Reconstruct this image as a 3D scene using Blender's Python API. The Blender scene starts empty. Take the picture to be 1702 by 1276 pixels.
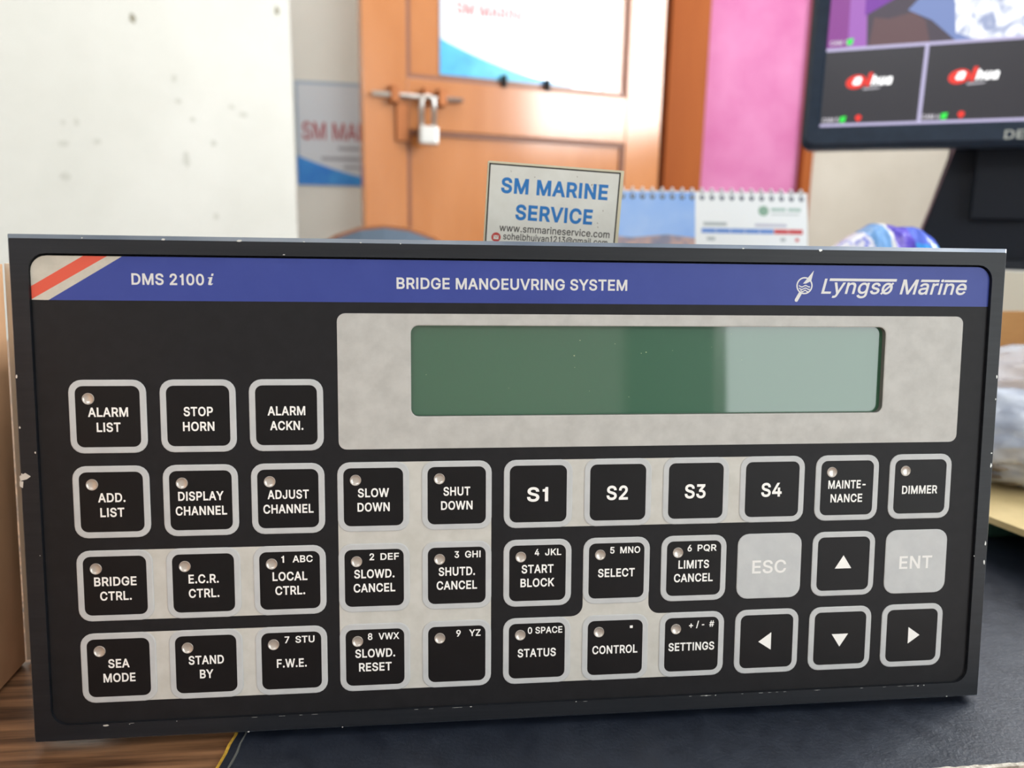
import bpy, bmesh, math, random, os
from mathutils import Vector, Matrix, noise, geometry
random.seed(7)
SC = bpy.context.scene
COL = SC.collection
R = math.radians

# ------------------------------------------------------------------ camera
cam = bpy.data.cameras.new('camera')
cam.sensor_fit = 'HORIZONTAL'; cam.sensor_width = 36.0; cam.lens = 27.69
cam.clip_start = 0.01; cam.clip_end = 50
cam.dof.use_dof = True; cam.dof.focus_distance = 0.232; cam.dof.aperture_fstop = 12.5
camo = bpy.data.objects.new('camera', cam); COL.objects.link(camo)
_f = Vector((0.1072745, 0.97379726, -0.20052702)); _r = Vector((0.99422067, -0.10591603, 0.01752276)); _u = Vector((0.00417542, 0.20124785, 0.97953145))
camo.matrix_world = Matrix(((_r.x, _u.x, -_f.x, -0.03275409), (_r.y, _u.y, -_f.y, -0.21158634), (_r.z, _u.z, -_f.z, 0.14811884), (0, 0, 0, 1)))
SC.camera = camo

# ------------------------------------------------------------------ light
SC.view_settings.view_transform = 'Standard'; SC.view_settings.look = 'None'
SC.view_settings.gamma = 1.0; SC.view_settings.use_curve_mapping = False
SC.view_settings.exposure = 0.45
SC.cycles.use_denoising = True
SC.cycles.max_bounces = 8; SC.cycles.diffuse_bounces = 5; SC.cycles.glossy_bounces = 4
SC.cycles.sample_clamp_indirect = 8.0
w = bpy.data.worlds.new('daylight'); SC.world = w; w.use_nodes = True
w.node_tree.nodes['Background'].inputs[0].default_value = (0.85, 0.93, 1.0, 1)
w.node_tree.nodes['Background'].inputs[1].default_value = 1.0

def area(name, loc, direction, sx, sy, radiance, color=(1, 1, 1)):
    l = bpy.data.lights.new(name, 'AREA'); l.shape = 'RECTANGLE'; l.size = sx; l.size_y = sy
    l.energy = radiance * math.pi * sx * sy; l.color = color
    o = bpy.data.objects.new(name, l); COL.objects.link(o); o.location = loc
    o.rotation_euler = Vector(direction).to_track_quat('-Z', 'Z').to_euler()
    return o
# daylight through the two windows, and two added fill lamps out of view
area('window_daylight', (2.13, 0.66, 1.12), (-1, 0, 0), 1.96, 1.10, 16.0, (0.97, 0.99, 1.0))
area('window_daylight', (1.37, -1.93, 0.55), (0, 1, 0), 1.28, 2.0, 2.3, (0.97, 1.0, 0.98))
area('wall_fill_light', (-0.75, -1.74, 1.25), (0.35, 1, -0.45), 1.2, 0.10, 20.0, (0.96, 0.98, 1.0))  # unseen lamp added to light the front of the panel
area('ceiling_fill_light', (0.15, 1.30, 1.92), (0, 0, -1), 1.2, 0.10, 20.0, (1.0, 0.99, 0.96))  # unseen lamp added to brighten the door and the back wall

# ------------------------------------------------------------------ helpers
def lin(c):
    return tuple((v / 255 / 12.92) if v / 255 <= 0.04045 else ((v / 255 + 0.055) / 1.055) ** 2.4 for v in c) + (1.0,)

def mat(name, rgb, rough=0.5, metal=0.0, spec=0.5, rgb2=None, nscale=60, ndetail=4, stretch=(1, 1, 1), bump=0.0, bscale=None,
        coat=0.0, coat_rough=0.05, emit=None, estr=0.0, trans=0.0, alpha=1.0, ior=None, lo=0.35, hi=0.65, rough2=None, coat_ior=1.5):
    m = bpy.data.materials.new(name); m.use_nodes = True
    nt = m.node_tree; b = nt.nodes['Principled BSDF']; L = nt.links.new
    b.inputs['Base Color'].default_value = lin(rgb); b.inputs['Roughness'].default_value = rough
    b.inputs['Metallic'].default_value = metal; b.inputs['Specular IOR Level'].default_value = spec
    b.inputs['Coat Weight'].default_value = coat; b.inputs['Coat Roughness'].default_value = coat_rough
    b.inputs['Coat IOR'].default_value = coat_ior
    b.inputs['Transmission Weight'].default_value = trans; b.inputs['Alpha'].default_value = alpha
    if ior: b.inputs['IOR'].default_value = ior
    if emit: b.inputs['Emission Color'].default_value = lin(emit); b.inputs['Emission Strength'].default_value = estr
    if rgb2 or bump or rough2 is not None:
        tc = nt.nodes.new('ShaderNodeTexCoord'); mp = nt.nodes.new('ShaderNodeMapping')
        mp.inputs['Scale'].default_value = stretch; L(tc.outputs['Object'], mp.inputs['Vector'])
        n = nt.nodes.new('ShaderNodeTexNoise'); n.inputs['Scale'].default_value = nscale; n.inputs['Detail'].default_value = ndetail
        n.inputs['Roughness'].default_value = 0.6
        L(mp.outputs[0], n.inputs['Vector'])
        if rgb2:
            cr = nt.nodes.new('ShaderNodeValToRGB')
            cr.color_ramp.elements[0].position = lo; cr.color_ramp.elements[0].color = lin(rgb)
            cr.color_ramp.elements[1].position = hi; cr.color_ramp.elements[1].color = lin(rgb2)
            L(n.outputs['Fac'], cr.inputs[0]); L(cr.outputs[0], b.inputs['Base Color'])
        if rough2 is not None:
            mr = nt.nodes.new('ShaderNodeMapRange'); mr.inputs['From Min'].default_value = 0.35; mr.inputs['From Max'].default_value = 0.65
            mr.inputs['To Min'].default_value = rough; mr.inputs['To Max'].default_value = rough2
            L(n.outputs['Fac'], mr.inputs[0]); L(mr.outputs[0], b.inputs['Roughness'])
        if bump:
            n2 = n
            if bscale:
                n2 = nt.nodes.new('ShaderNodeTexNoise'); n2.inputs['Scale'].default_value = bscale; n2.inputs['Detail'].default_value = 5
                L(mp.outputs[0], n2.inputs['Vector'])
            bp = nt.nodes.new('ShaderNodeBump'); bp.inputs['Strength'].default_value = bump; bp.inputs['Distance'].default_value = 0.002
            L(n2.outputs['Fac'], bp.inputs['Height']); L(bp.outputs[0], b.inputs['Normal'])
    return m

def glow(name, rgb, s=1.0):                       # a lit area of the screen
    return mat(name, (6, 6, 8), 0.35, emit=rgb, estr=s)

def new_obj(name, bm, mats, parent=None, smooth=False, loc=None):
    me = bpy.data.meshes.new(name)
    bmesh.ops.recalc_face_normals(bm, faces=bm.faces[:])
    bm.to_mesh(me); bm.free()
    for m in (mats if isinstance(mats, (list, tuple)) else [mats]): me.materials.append(m)
    if smooth:
        for p in me.polygons: p.use_smooth = True
    return link(name, me, parent, loc)

def link(name, me, parent=None, loc=None):
    o = bpy.data.objects.new(name, me); COL.objects.link(o)
    if parent: o.parent = parent
    if loc is not None: o.location = loc
    return o

def tag(o, label=None, cat=None, group=None, kind=None):
    if label: o['label'] = label
    if cat: o['category'] = cat
    if group: o['group'] = group
    if kind: o['kind'] = kind
    return o

def empty(name, loc=(0, 0, 0), rot=(0, 0, 0)):
    o = bpy.data.objects.new(name, None); COL.objects.link(o); o.location = loc; o.rotation_euler = rot
    o.empty_display_size = 0.02
    return o

def box(bm, x0, x1, y0, y1, z0, z1, bev=0.0, mi=0, seg=2, M=None):
    r = bmesh.ops.create_cube(bm, size=1.0); vs = r['verts']
    for v in vs: v.co = Vector(((x0 + x1) / 2 + v.co.x * (x1 - x0), (y0 + y1) / 2 + v.co.y * (y1 - y0), (z0 + z1) / 2 + v.co.z * (z1 - z0)))
    fs = list({f for v in vs for f in v.link_faces})
    if bev > 0:
        es = list({e for v in vs for e in v.link_edges})
        rr = bmesh.ops.bevel(bm, geom=es, offset=bev, segments=seg, affect='EDGES', profile=0.5)
        fs = [f for f in fs if f.is_valid] + [f for f in rr['faces'] if f.is_valid]
    for f in fs: f.material_index = mi
    if M is not None:
        for v in {v for f in fs for v in f.verts}: v.co = M @ v.co
    return fs

def boxobj(name, dims, m, parent=None, bev=0.0, smooth=False):
    bm = bmesh.new(); box(bm, *dims, bev=bev); return new_obj(name, bm, m, parent, smooth)

def rr(x0, x1, y0, y1, r, n=5):                    # rounded rectangle loop, counter-clockwise
    pts = []
    for cx, cy, a0 in ((x1 - r, y1 - r, 0), (x0 + r, y1 - r, 90), (x0 + r, y0 + r, 180), (x1 - r, y0 + r, 270)):
        for k in range(n + 1):
            a = R(a0 + 90 * k / n); pts.append((cx + r * math.cos(a), cy + r * math.sin(a)))
    return pts

def loft(bm, loops, mi=0, cap0=False, cap1=False, S=1.0):   # loops: list of (pts2d, z)
    rings = [[bm.verts.new((p[0] * S, p[1] * S, z * S)) for p in pts] for pts, z in loops]
    n = len(rings[0])
    for a, b in zip(rings, rings[1:]):
        for i in range(n):
            f = bm.faces.new((a[i], a[(i + 1) % n], b[(i + 1) % n], b[i])); f.material_index = mi
    if cap0: bm.faces.new(rings[0][::-1]).material_index = mi
    if cap1: bm.faces.new(rings[-1]).material_index = mi
    return rings

def prism(bm, pts, z0, z1, mi=0, S=1.0):
    loft(bm, [(pts, z0), (pts, z1)], mi, True, True, S)

def flat(bm, pts, z, mi=0, S=1.0):
    f = bm.faces.new([bm.verts.new((p[0] * S, p[1] * S, z * S)) for p in pts]); f.material_index = mi; return f

def lathe(bm, prof, n=24, mi=0, c=(0, 0), S=1.0):  # prof: (r, z)
    rings = []
    for r, z in prof:
        if r < 1e-6: rings.append([bm.verts.new((c[0] * S, c[1] * S, z * S))])
        else: rings.append([bm.verts.new(((c[0] + r * math.cos(2 * math.pi * k / n)) * S, (c[1] + r * math.sin(2 * math.pi * k / n)) * S, z * S)) for k in range(n)])
    for a, b in zip(rings, rings[1:]):
        for k in range(n):
            k2 = (k + 1) % n
            if len(a) == 1: f = bm.faces.new((a[0], b[k], b[k2]))
            elif len(b) == 1: f = bm.faces.new((a[k], a[k2], b[0]))
            else: f = bm.faces.new((a[k], a[k2], b[k2], b[k]))
            f.material_index = mi; f.smooth = True

def tube(bm, pts, r, n=10, mi=0):
    pts = [Vector(p) for p in pts]; rings = []
    for i, p in enumerate(pts):
        t = (pts[min(i + 1, len(pts) - 1)] - pts[max(i - 1, 0)]).normalized()
        a = t.orthogonal().normalized() if i == 0 else (rings[-1][1] - t * rings[-1][1].dot(t)).normalized()
        b = t.cross(a)
        rings.append(([bm.verts.new(p + r * (a * math.cos(2 * math.pi * k / n) + b * math.sin(2 * math.pi * k / n))) for k in range(n)], a))
    for (A, _), (B, _) in zip(rings, rings[1:]):
        for k in range(n):
            f = bm.faces.new((A[k], A[(k + 1) % n], B[(k + 1) % n], B[k])); f.smooth = True; f.material_index = mi
    bm.faces.new(rings[0][0][::-1]).material_index = mi; bm.faces.new(rings[-1][0]).material_index = mi

# lettering: the outline of a string as flat faces
FONT = None
try:
    FONT = bpy.data.fonts.load(os.path.join(bpy.utils.system_resource('DATAFILES'), 'fonts', 'Inter.woff2'))
except Exception:
    FONT = None
CAP = 0.5087 if FONT else 0.70
EM = 0.70 if FONT else 1.0                           # the face is drawn smaller than its body
_tc = {}
def _area(p): return sum(p[i - 1][0] * p[i][1] - p[i][0] * p[i - 1][1] for i in range(len(p))) / 2
def _grow(p, d):                                     # raw outward offset; inner corners are left to the winding rule
    out = []; n = len(p)
    for i in range(n):
        a, b, c = Vector(p[i - 1]), Vector(p[i]), Vector(p[(i + 1) % n])
        e1 = (b - a).normalized(); e2 = (c - b).normalized()
        n1 = Vector((e1.y, -e1.x)); n2 = Vector((e2.y, -e2.x)); cr = e1.x * e2.y - e1.y * e2.x
        if cr < -1e-6: out += [tuple(b + n1 * d), tuple(b), tuple(b + n2 * d)]
        else:
            m = n1 + n2
            if m.length < 0.9: out += [tuple(b + n1 * d + e1 * d), tuple(b + n2 * d - e2 * d)]
            else: m.normalize(); out.append(tuple(b + m * (d / m.dot(n1))))
    return out
def _fill(loops):                                    # trapezoids of the area with winding above zero
    segs = []; ys = set()
    for p in loops:
        for i in range(len(p)):
            (xa, ya), (xb, yb) = p[i - 1], p[i]
            ys.add(round(yb, 5))
            if abs(ya - yb) > 1e-6: segs.append((xa, ya, xb, yb, -1) if ya < yb else (xb, yb, xa, ya, 1))
    y0, y1 = min(ys), max(ys)
    for k in range(1, 36): ys.add(round(y0 + (y1 - y0) * k / 36, 5))
    ys = sorted(ys); quads = []
    for ya, yb in zip(ys, ys[1:]):
        if yb - ya < 2e-4 * 0.1: continue
        ym = (ya + yb) / 2; act = []
        for s_ in segs:
            if s_[1] < ym < s_[3]:
                g = (s_[2] - s_[0]) / (s_[3] - s_[1]); act.append((s_[0] + (ym - s_[1]) * g, s_[0] + (ya - s_[1]) * g, s_[0] + (yb - s_[1]) * g, s_[4]))
        act.sort(); wn = 0
        for x in act:
            w0 = wn; wn += x[3]
            if w0 <= 0 < wn: st = x
            elif wn <= 0 < w0 and x[0] - st[0] > 1e-5: quads.append(((st[1], ya), (x[1], ya), (x[2], yb), (st[2], yb)))
    return quads
_gc = {}
def _glyph(c):
    """(contours, advance) of one letter, outer contours counter-clockwise."""
    if c in _gc: return _gc[c]
    h = CAP
    if c == 'I': g = ([[(.062, 0), (.128, 0), (.128, h), (.062, h)]], .19)
    elif c == '1': g = ([[(.165, 0), (.231, 0), (.231, h), (.183, h), (.168, h * .90), (.135, h * .85), (.085, h * .835), (.085, h * .735), (.165, h * .735)]], .33)
    else:
        cu = bpy.data.curves.new('lettering_curve', 'FONT'); cu.body = c + c; cu.size = 1.0
        if FONT: cu.font = FONT
        o = bpy.data.objects.new('lettering_curve', cu); COL.objects.link(o)
        dg = bpy.context.evaluated_depsgraph_get(); dg.update()
        loops = []
        for sp in o.to_curve(dg).splines:
            bp = sp.bezier_points; n = len(bp); pts = []
            for i in range(n):
                p0, p1 = bp[i], bp[(i + 1) % n]; ch = p1.co - p0.co
                straight = (p0.handle_right - p0.co).cross(ch).length < 1e-6 and (p1.handle_left - p1.co).cross(ch).length < 1e-6
                for q_ in ([p0.co] if straight else geometry.interpolate_bezier(p0.co, p0.handle_right, p1.handle_left, p1.co, 5)[:-1]):
                    t = (q_.x, q_.y)
                    if not pts or abs(t[0] - pts[-1][0]) + abs(t[1] - pts[-1][1]) > 1e-4: pts.append(t)
            while len(pts) > 2 and abs(pts[0][0] - pts[-1][0]) + abs(pts[0][1] - pts[-1][1]) < 1e-4: pts.pop()
            loops.append(pts)
        o.to_curve_clear(); bpy.data.objects.remove(o); bpy.data.curves.remove(cu)
        m = len(loops) // 2; adv = loops[m][0][0] - loops[0][0][0]; loops = [p for p in loops[:m] if len(p) > 2]
        if _area(max(loops, key=lambda p: abs(_area(p)))) < 0: loops = [p[::-1] for p in loops]
        g = (loops, adv)
    _gc[c] = g; return g
def glyphs(s, weight=0.02, shear=0.0):
    k = (s, weight, shear)
    if k in _tc: return _tc[k]
    vs, fs, x_ = [], [], 0.0
    for c in s:
        if c == ' ': x_ += 0.19 + weight; continue
        kq = (c, weight)
        if kq not in _tc: _tc[kq] = _fill([_grow(p, weight) for p in _glyph(c)[0]])
        for q_ in _tc[kq]:
            n = len(vs); vs += [(x_ + x + y * shear, y) for x, y in q_]; fs.append((n, n + 1, n + 2, n + 3))
        x_ += _glyph(c)[1] + weight * 1.3
    x0 = min(v[0] for v in vs); x1 = max(v[0] for v in vs)
    _tc[k] = (vs, fs, x0, x1); return _tc[k]

def text(bm, s, cx, cy, width=None, cap=2.5, z=0.0, weight=0.022, shear=0.0, ratio=0.92, mi=0, S=1.0, rot=0.0, align='c'):
    """s centred on (cx, cy) (cy = middle of the capitals), WIDTH wide, capitals CAP high."""
    weight *= EM
    vs, fs, x0, x1 = glyphs(s, weight, shear)
    sy = cap / (CAP + 2 * weight)
    sx = width / (x1 - x0) if width else sy * ratio
    wd = sx * (x1 - x0)
    ox = {'c': cx - wd / 2, 'l': cx, 'r': cx - wd}[align]
    ca, sa = math.cos(rot), math.sin(rot); out = []
    for x, y in vs:
        px = ox + (x - x0) * sx; py = cy + (y - CAP / 2) * sy
        if rot: px, py = cx + (px - cx) * ca - (py - cy) * sa, cy + (px - cx) * sa + (py - cy) * ca
        out.append(bm.verts.new((px * S, py * S, z * S)))
    for f in fs:
        try: bm.faces.new([out[i] for i in f]).material_index = mi
        except ValueError: pass

def frame(origin, azimuth):
    """A root matrix for upright things: local x runs along AZIMUTH (from +Y towards +X), local z up, local y away from the viewer."""
    a = R(azimuth)
    d = Vector((math.sin(a), math.cos(a), 0)); n = Vector((-d.y, d.x, 0))
    return Matrix(((d.x, n.x, 0, origin[0]), (d.y, n.y, 0, origin[1]), (0, 0, 1, origin[2]), (0, 0, 0, 1)))

def place(o, M): o.matrix_world = M; return o
UP = Matrix(((1, 0, 0, 0), (0, 0, -1, 0), (0, 1, 0, 0), (0, 0, 0, 1)))   # drawing plane xy -> upright xz, facing -y

# ------------------------------------------------------------------ materials
M_wall = mat('white_plaster', (203, 203, 196), 0.9, rgb2=(212, 212, 206), nscale=3.5, ndetail=6, bump=0.15, bscale=40)
M_wallgrey = mat('grey_plaster', (242, 240, 233), 0.9, rgb2=(248, 246, 240), nscale=3, ndetail=6, bump=0.15, bscale=40)
M_cream = mat('cream_plaster', (178, 170, 158), 0.9, rgb2=(186, 179, 168), nscale=4, ndetail=6, bump=0.1, bscale=40)
M_ceil = mat('ceiling_paint', (240, 240, 238), 0.9)
M_floor = mat('floor_tile', (150, 145, 138), 0.4, rgb2=(165, 160, 150), nscale=6)
M_door = mat('varnished_wood', (174, 108, 56), 0.6, coat=1.0, coat_rough=0.17, coat_ior=1.65, rgb2=(188, 124, 76), nscale=5, ndetail=5, stretch=(1, 1, 0.25), bump=0.03, spec=0.05)
M_groove = mat('dark_wood_moulding', (120, 72, 48), 0.4)
M_post = mat('orange_brown_post', (148, 78, 30), 0.6, spec=0.15, rgb2=(136, 68, 24), nscale=6, stretch=(2, 2, 0.2))
M_pink = mat('pink_paint', (182, 104, 148), 0.8, spec=0.15, rgb2=(194, 124, 164), nscale=5, ndetail=6)
M_steel = mat('bright_steel', (200, 198, 195), 0.28, 0.9)
M_brass = mat('worn_bronze', (150, 92, 55), 0.4, 0.7)
M_wood = mat('dark_wood_veneer', (74, 50, 35), 0.32, rgb2=(176, 132, 96), nscale=22, ndetail=8, stretch=(0.45, 9, 9), lo=0.36, hi=0.66, spec=0.5, bump=0.02)
M_woodedge = mat('desk_side_wood', (92, 60, 38), 0.45)
M_mat = mat('navy_leatherette', (19, 27, 42), 0.42, spec=0.9, rgb2=(26, 35, 51), nscale=160, ndetail=6, bump=0.12, bscale=900, rough2=0.5)
M_matedge = mat('dark_mat_edge', (30, 32, 36), 0.7)
M_yellow = mat('frayed_yellow_lining', (226, 186, 70), 0.9, rgb2=(190, 150, 50), nscale=700)
M_fray = mat('frayed_white_lining', (225, 220, 208), 0.9, rgb2=(150, 142, 130), nscale=500)
M_bezel = mat('black_anodised_metal', (25, 28, 34), 0.42, rgb2=(32, 35, 41), nscale=30, ndetail=5, stretch=(0.6, 25, 1), spec=0.32, bump=0.02)
M_cham = mat('worn_machined_edge', (96, 108, 126), 0.34, 0.75, rgb2=(150, 158, 170), nscale=14, ndetail=3, stretch=(1, 0.1, 0.1))
M_chip_glint = mat('bare_metal_and_glint', (215, 215, 212), 0.4, 0.3)
M_face = mat('charcoal_overlay', (28, 28, 31), 0.5, rgb2=(32, 32, 35), nscale=220, ndetail=3, spec=0.22)
M_key = mat('black_key_print', (15, 14, 17), 0.45, rgb2=(19, 18, 21), nscale=90, spec=0.25)
M_grey = mat('silver_grey_print', (192, 195, 198), 0.5, rgb2=(201, 204, 206), nscale=130, ndetail=4, spec=0.3)
M_block = mat('worn_silver_print', (198, 197, 191), 0.55, rgb2=(209, 208, 203), nscale=150, ndetail=6, spec=0.3)
M_plate = mat('display_surround_silver', (184, 183, 180), 0.45, rgb2=(197, 196, 193), nscale=170, ndetail=6, spec=0.35)
M_white = mat('white_print', (252, 252, 250), 0.6)
M_esc = mat('pale_print', (240, 240, 239), 0.6)
M_silver = mat('silver_print', (222, 222, 221), 0.5)
M_blue = mat('blue_print', (50, 66, 148), 0.45, rgb2=(54, 70, 152), nscale=90, spec=0.4)
M_red = mat('red_print', (222, 88, 66), 0.5)
M_cream_print = mat('cream_print', (206, 200, 188), 0.5, rgb2=(192, 187, 175), nscale=200)
M_lamp = mat('pearl_lamp_window', (206, 200, 194), 0.28, 0.6)
M_gap = mat('black_gap', (6, 6, 7), 0.8)
M_lcd = mat('green_liquid_crystal', (40, 92, 66), 0.5, rgb2=(47, 97, 71), nscale=9, ndetail=2, coat=1.0, coat_rough=0.03, coat_ior=1.68)
M_housing = mat('black_steel_housing', (28, 28, 30), 0.6)
M_label = mat('white_card', (226, 226, 220), 0.55, rgb2=(218, 217, 210), nscale=90)
M_cardedge = mat('cream_card_edge', (214, 206, 180), 0.7)
M_ink = mat('black_ink', (40, 36, 34), 0.6)
M_cyan = mat('blue_ink', (24, 116, 190), 0.5)
M_icon = mat('red_ink', (190, 62, 58), 0.5)

# ------------------------------------------------------------------ setting
FZ, CZ = -0.76, 1.96
def struct(name, bm, m, parent=None, smooth=False):
    o = new_obj(name, bm, m, parent, smooth)
    o['kind'] = 'structure'
    return o
bm = bmesh.new(); box(bm, -2.4, 2.4, -2.1, 3.2, FZ - 0.06, FZ); struct('floor', bm, M_floor)
bm = bmesh.new(); box(bm, -2.4, 2.4, -2.1, 3.2, CZ, CZ + 0.06); struct('ceiling', bm, M_ceil)
bm = bmesh.new()   # left wall: an angled face ending in an outer corner, then straight back past the viewer
WD = Vector((-0.85, -0.53, 0)).normalized(); WC = Vector((-0.3026, 1.5174, 0)); WE = WC + WD * 1.95
prism(bm, [(WC.x, WC.y), (WE.x, WE.y), (WE.x, -1.8), (WE.x - .12, -1.8), (WE.x - .12, 2.35), (-0.47, 2.30)], FZ, CZ)
rnd = random.Random(21)
for u, z, w_, h_, mi in ((.295, .494, .007, .011, 1), (.027, .551, .006, .012, 1), (.420, .305, .003, .004, 2), (.399, .307, .003, .006, 2), (.423, .270, .007, .004, 2), (.369, .277, .006, .004, 2), (.202, .330, .004, .004, 2), (.103, .348, .008, .004, 2), (.126, .359, .006, .003, 2), (.225, .360, .006, .004, 2), (.217, .255, .006, .012, 2), (.424, .214, .006, .006, 2), (.230, .400, .004, .006, 2), (.167, .150, .004, .005, 2), (.165, .289, .005, .005, 2)):
    if u < 0: continue
    if mi == 2: w_ *= 1.6; h_ *= 1.6
    n = 14; vs_ = []
    for k in range(n):
        a = 2 * math.pi * k / n; p = WC + WD * (u + w_ * math.cos(a) * rnd.uniform(.5, 1)) + Vector((-WD.y, WD.x, 0)) * 0.0006
        vs_.append(bm.verts.new((p.x, p.y, z + h_ * math.sin(a) * rnd.uniform(.5, 1))))
    bm.faces.new(vs_).material_index = mi
struct('wall_left', bm, [M_wall, mat('chipped_plaster', (142, 138, 122), 0.9), mat('faint_smudge', (191, 191, 183), 0.9)])
MW = frame((-0.4058, 2.1795, 0), 84)
bm = bmesh.new(); box(bm, -0.12, 1.16, 0.0, 0.12, FZ, CZ)
o = struct('wall_back', bm, M_wallgrey); o.matrix_world = MW
bm = bmesh.new(); box(bm, 1.60, 2.62, 0.0, 0.12, FZ, CZ)
o = struct('wall_back_right', bm, M_cream); o.matrix_world = MW
def windowed(name, M, w0, w1, a0, a1, z0, z1):      # wall along local x with an opening a0..a1 x z0..z1
    bm = bmesh.new()
    box(bm, w0, a0, 0, 0.1, FZ, CZ); box(bm, a1, w1, 0, 0.1, FZ, CZ); box(bm, a0, a1, 0, 0.1, FZ, z0); box(bm, a0, a1, 0, 0.1, z1, CZ)
    o = struct(name, bm, M_tan if name == 'wall_front' else M_wall); o.matrix_world = M
def window(name, M, a0, a1, z0, z1):
    bm = bmesh.new(); t = 0.035
    box(bm, a0, a0 + t, 0.02, 0.07, z0, z1); box(bm, a1 - t, a1, 0.02, 0.07, z0, z1)
    box(bm, a0 + t, a1 - t, 0.02, 0.07, z0, z0 + t); box(bm, a0 + t, a1 - t, 0.02, 0.07, z1 - t, z1)
    o = struct(name, bm, M_steel); o.matrix_world = M
MR = frame((2.0, 0.0, 0), 180)      # right wall, local x = -y
windowed('wall_right', MR, -2.75, 1.8, -1.62, 0.32, 0.58, 1.66); window('window_1', MR, -1.62, 0.32, 0.58, 1.66)
MF = frame((0.0, -1.8, 0), 270)     # wall behind the viewer, local x = -x
M_tan = mat('tan_plaster', (214, 206, 198), 0.9)
windowed('wall_front', MF, -2.0, 2.0, -2.0, -0.74, -0.42, 1.52); window('window_2', MF, -2.0, -0.74, -0.42, 1.52)
bm = bmesh.new(); box(bm, -0.72, -0.50, -0.03, -0.002, FZ, 1.5)
o = struct('reflected_strip', bm, mat('dark_reflected_paint', (52, 66, 58), 0.6)); o.matrix_world = MF  # unseen strip added to make the dark band mirrored in the display

# door frame posts and the pink door beyond
bm = bmesh.new(); box(bm, 1.105, 1.232, -0.05, 0.10, FZ, 1.45, bev=0.004); o = struct('trim_1', bm, M_post); o.matrix_world = MW
bm = bmesh.new(); box(bm, 1.592, 1.628, -0.03, 0.10, FZ, 1.45, bev=0.003); o = struct('trim_2', bm, M_post); o.matrix_world = MW
bm = bmesh.new(); box(bm, 1.232, 1.592, 0.0, 0.04, FZ, 1.45); o = struct('door_2', bm, M_pink); o.matrix_world = MW
bm = bmesh.new(); box(bm, 1.10, 1.64, 0.0, 0.12, 1.45, CZ); o = struct('wall_above_door', bm, M_cream); o.matrix_world = MW

# the open wooden door
MD = frame((-0.0607, 1.9882, 0), 72)
door = empty('door_1'); door['kind'] = 'structure'; door.matrix_world = MD @ Matrix.Translation((0, 0, FZ + 0.01))
def dl(z): return z - (FZ + 0.01)                    # room height -> height on the door
L0, L1 = -0.14, 0.775
bm = bmesh.new()
ZR = (dl(0.385), dl(0.515))
box(bm, L0, -0.022, 0, 0.038, 0, dl(1.25), bev=0.003); box(bm, 0.652, L1, 0, 0.038, 0, dl(1.25), bev=0.003)
box(bm, -0.022, 0.652, 0, 0.038, 0, 0.2, bev=0.003); box(bm, -0.022, 0.652, 0, 0.038, ZR[0], ZR[1], bev=0.003); box(bm, -0.022, 0.652, 0, 0.038, dl(1.13), dl(1.25), bev=0.003)
new_obj('stiles_and_rails', bm, M_door, door)
for z0, z1 in ((0.2, ZR[0]), (ZR[1], dl(1.13))):
    bm = bmesh.new()
    box(bm, -0.022, 0.652, 0.014, 0.030, z0, z1)
    pn = new_obj('panel', bm, M_door, door)
    bm = bmesh.new(); t = 0.011
    box(bm, -0.022, -0.022 + t, 0.006, 0.0139, z0, z1); box(bm, 0.652 - t, 0.652, 0.006, 0.0139, z0, z1)
    box(bm, -0.022 + t, 0.652 - t, 0.006, 0.0139, z0, z0 + t); box(bm, -0.022 + t, 0.652 - t, 0.006, 0.0139, z1 - t, z1)
    new_obj('moulding', bm, M_groove, pn)
# sliding bolt with its brackets, and the hasp plate
bolt = empty('sliding_bolt'); bolt.parent = door; bolt.location = (0, 0, dl(0.467))
bm = bmesh.new(); tube(bm, [(-0.118, -0.012, 0), (0.128, -0.012, 0)], 0.0065, 12); new_obj('bolt_rod', bm, M_steel, bolt, True)
for x in (-0.06, 0.028, 0.07):
    bm = bmesh.new(); box(bm, x - 0.012, x + 0.012, -0.022, 0.0, -0.020, 0.024, bev=0.003); new_obj('bracket', bm, M_brass, bolt)
bm = bmesh.new(); box(bm, -0.055, -0.018, -0.008, -0.001, -0.115, -0.018, bev=0.003); new_obj('hasp_plate', bm, M_brass, bolt)
for x in (0.255, 0.388):
    bm = bmesh.new(); box(bm, x - 0.006, x + 0.006, -0.008, 0.012, dl(0.512), dl(0.545), bev=0.002); new_obj('poster_clip', bm, M_gap, door)

# padlock hanging on the bolt
pad = empty('padlock'); pad.matrix_world = MD @ Matrix.Translation((0.024, -0.034, 0.345))
bm = bmesh.new(); box(bm, -0.026, 0.026, -0.012, 0.010, 0.0, 0.048, bev=0.005, seg=3); new_obj('body', bm, M_steel, pad)
bm = bmesh.new(); pts = [(-0.017, 0, 0.046), (-0.017, 0, 0.105)] + [(-0.017 * math.cos(R(a)), 0, 0.105 + 0.017 * math.sin(R(a))) for a in range(15, 180, 15)] + [(0.017, 0, 0.105), (0.017, 0, 0.046)]
tube(bm, pts, 0.0065, 10); new_obj('shackle', bm, M_steel, pad, True)
tag(pad, 'shiny steel padlock hanging from the sliding bolt of the wooden door', 'padlock')

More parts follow.
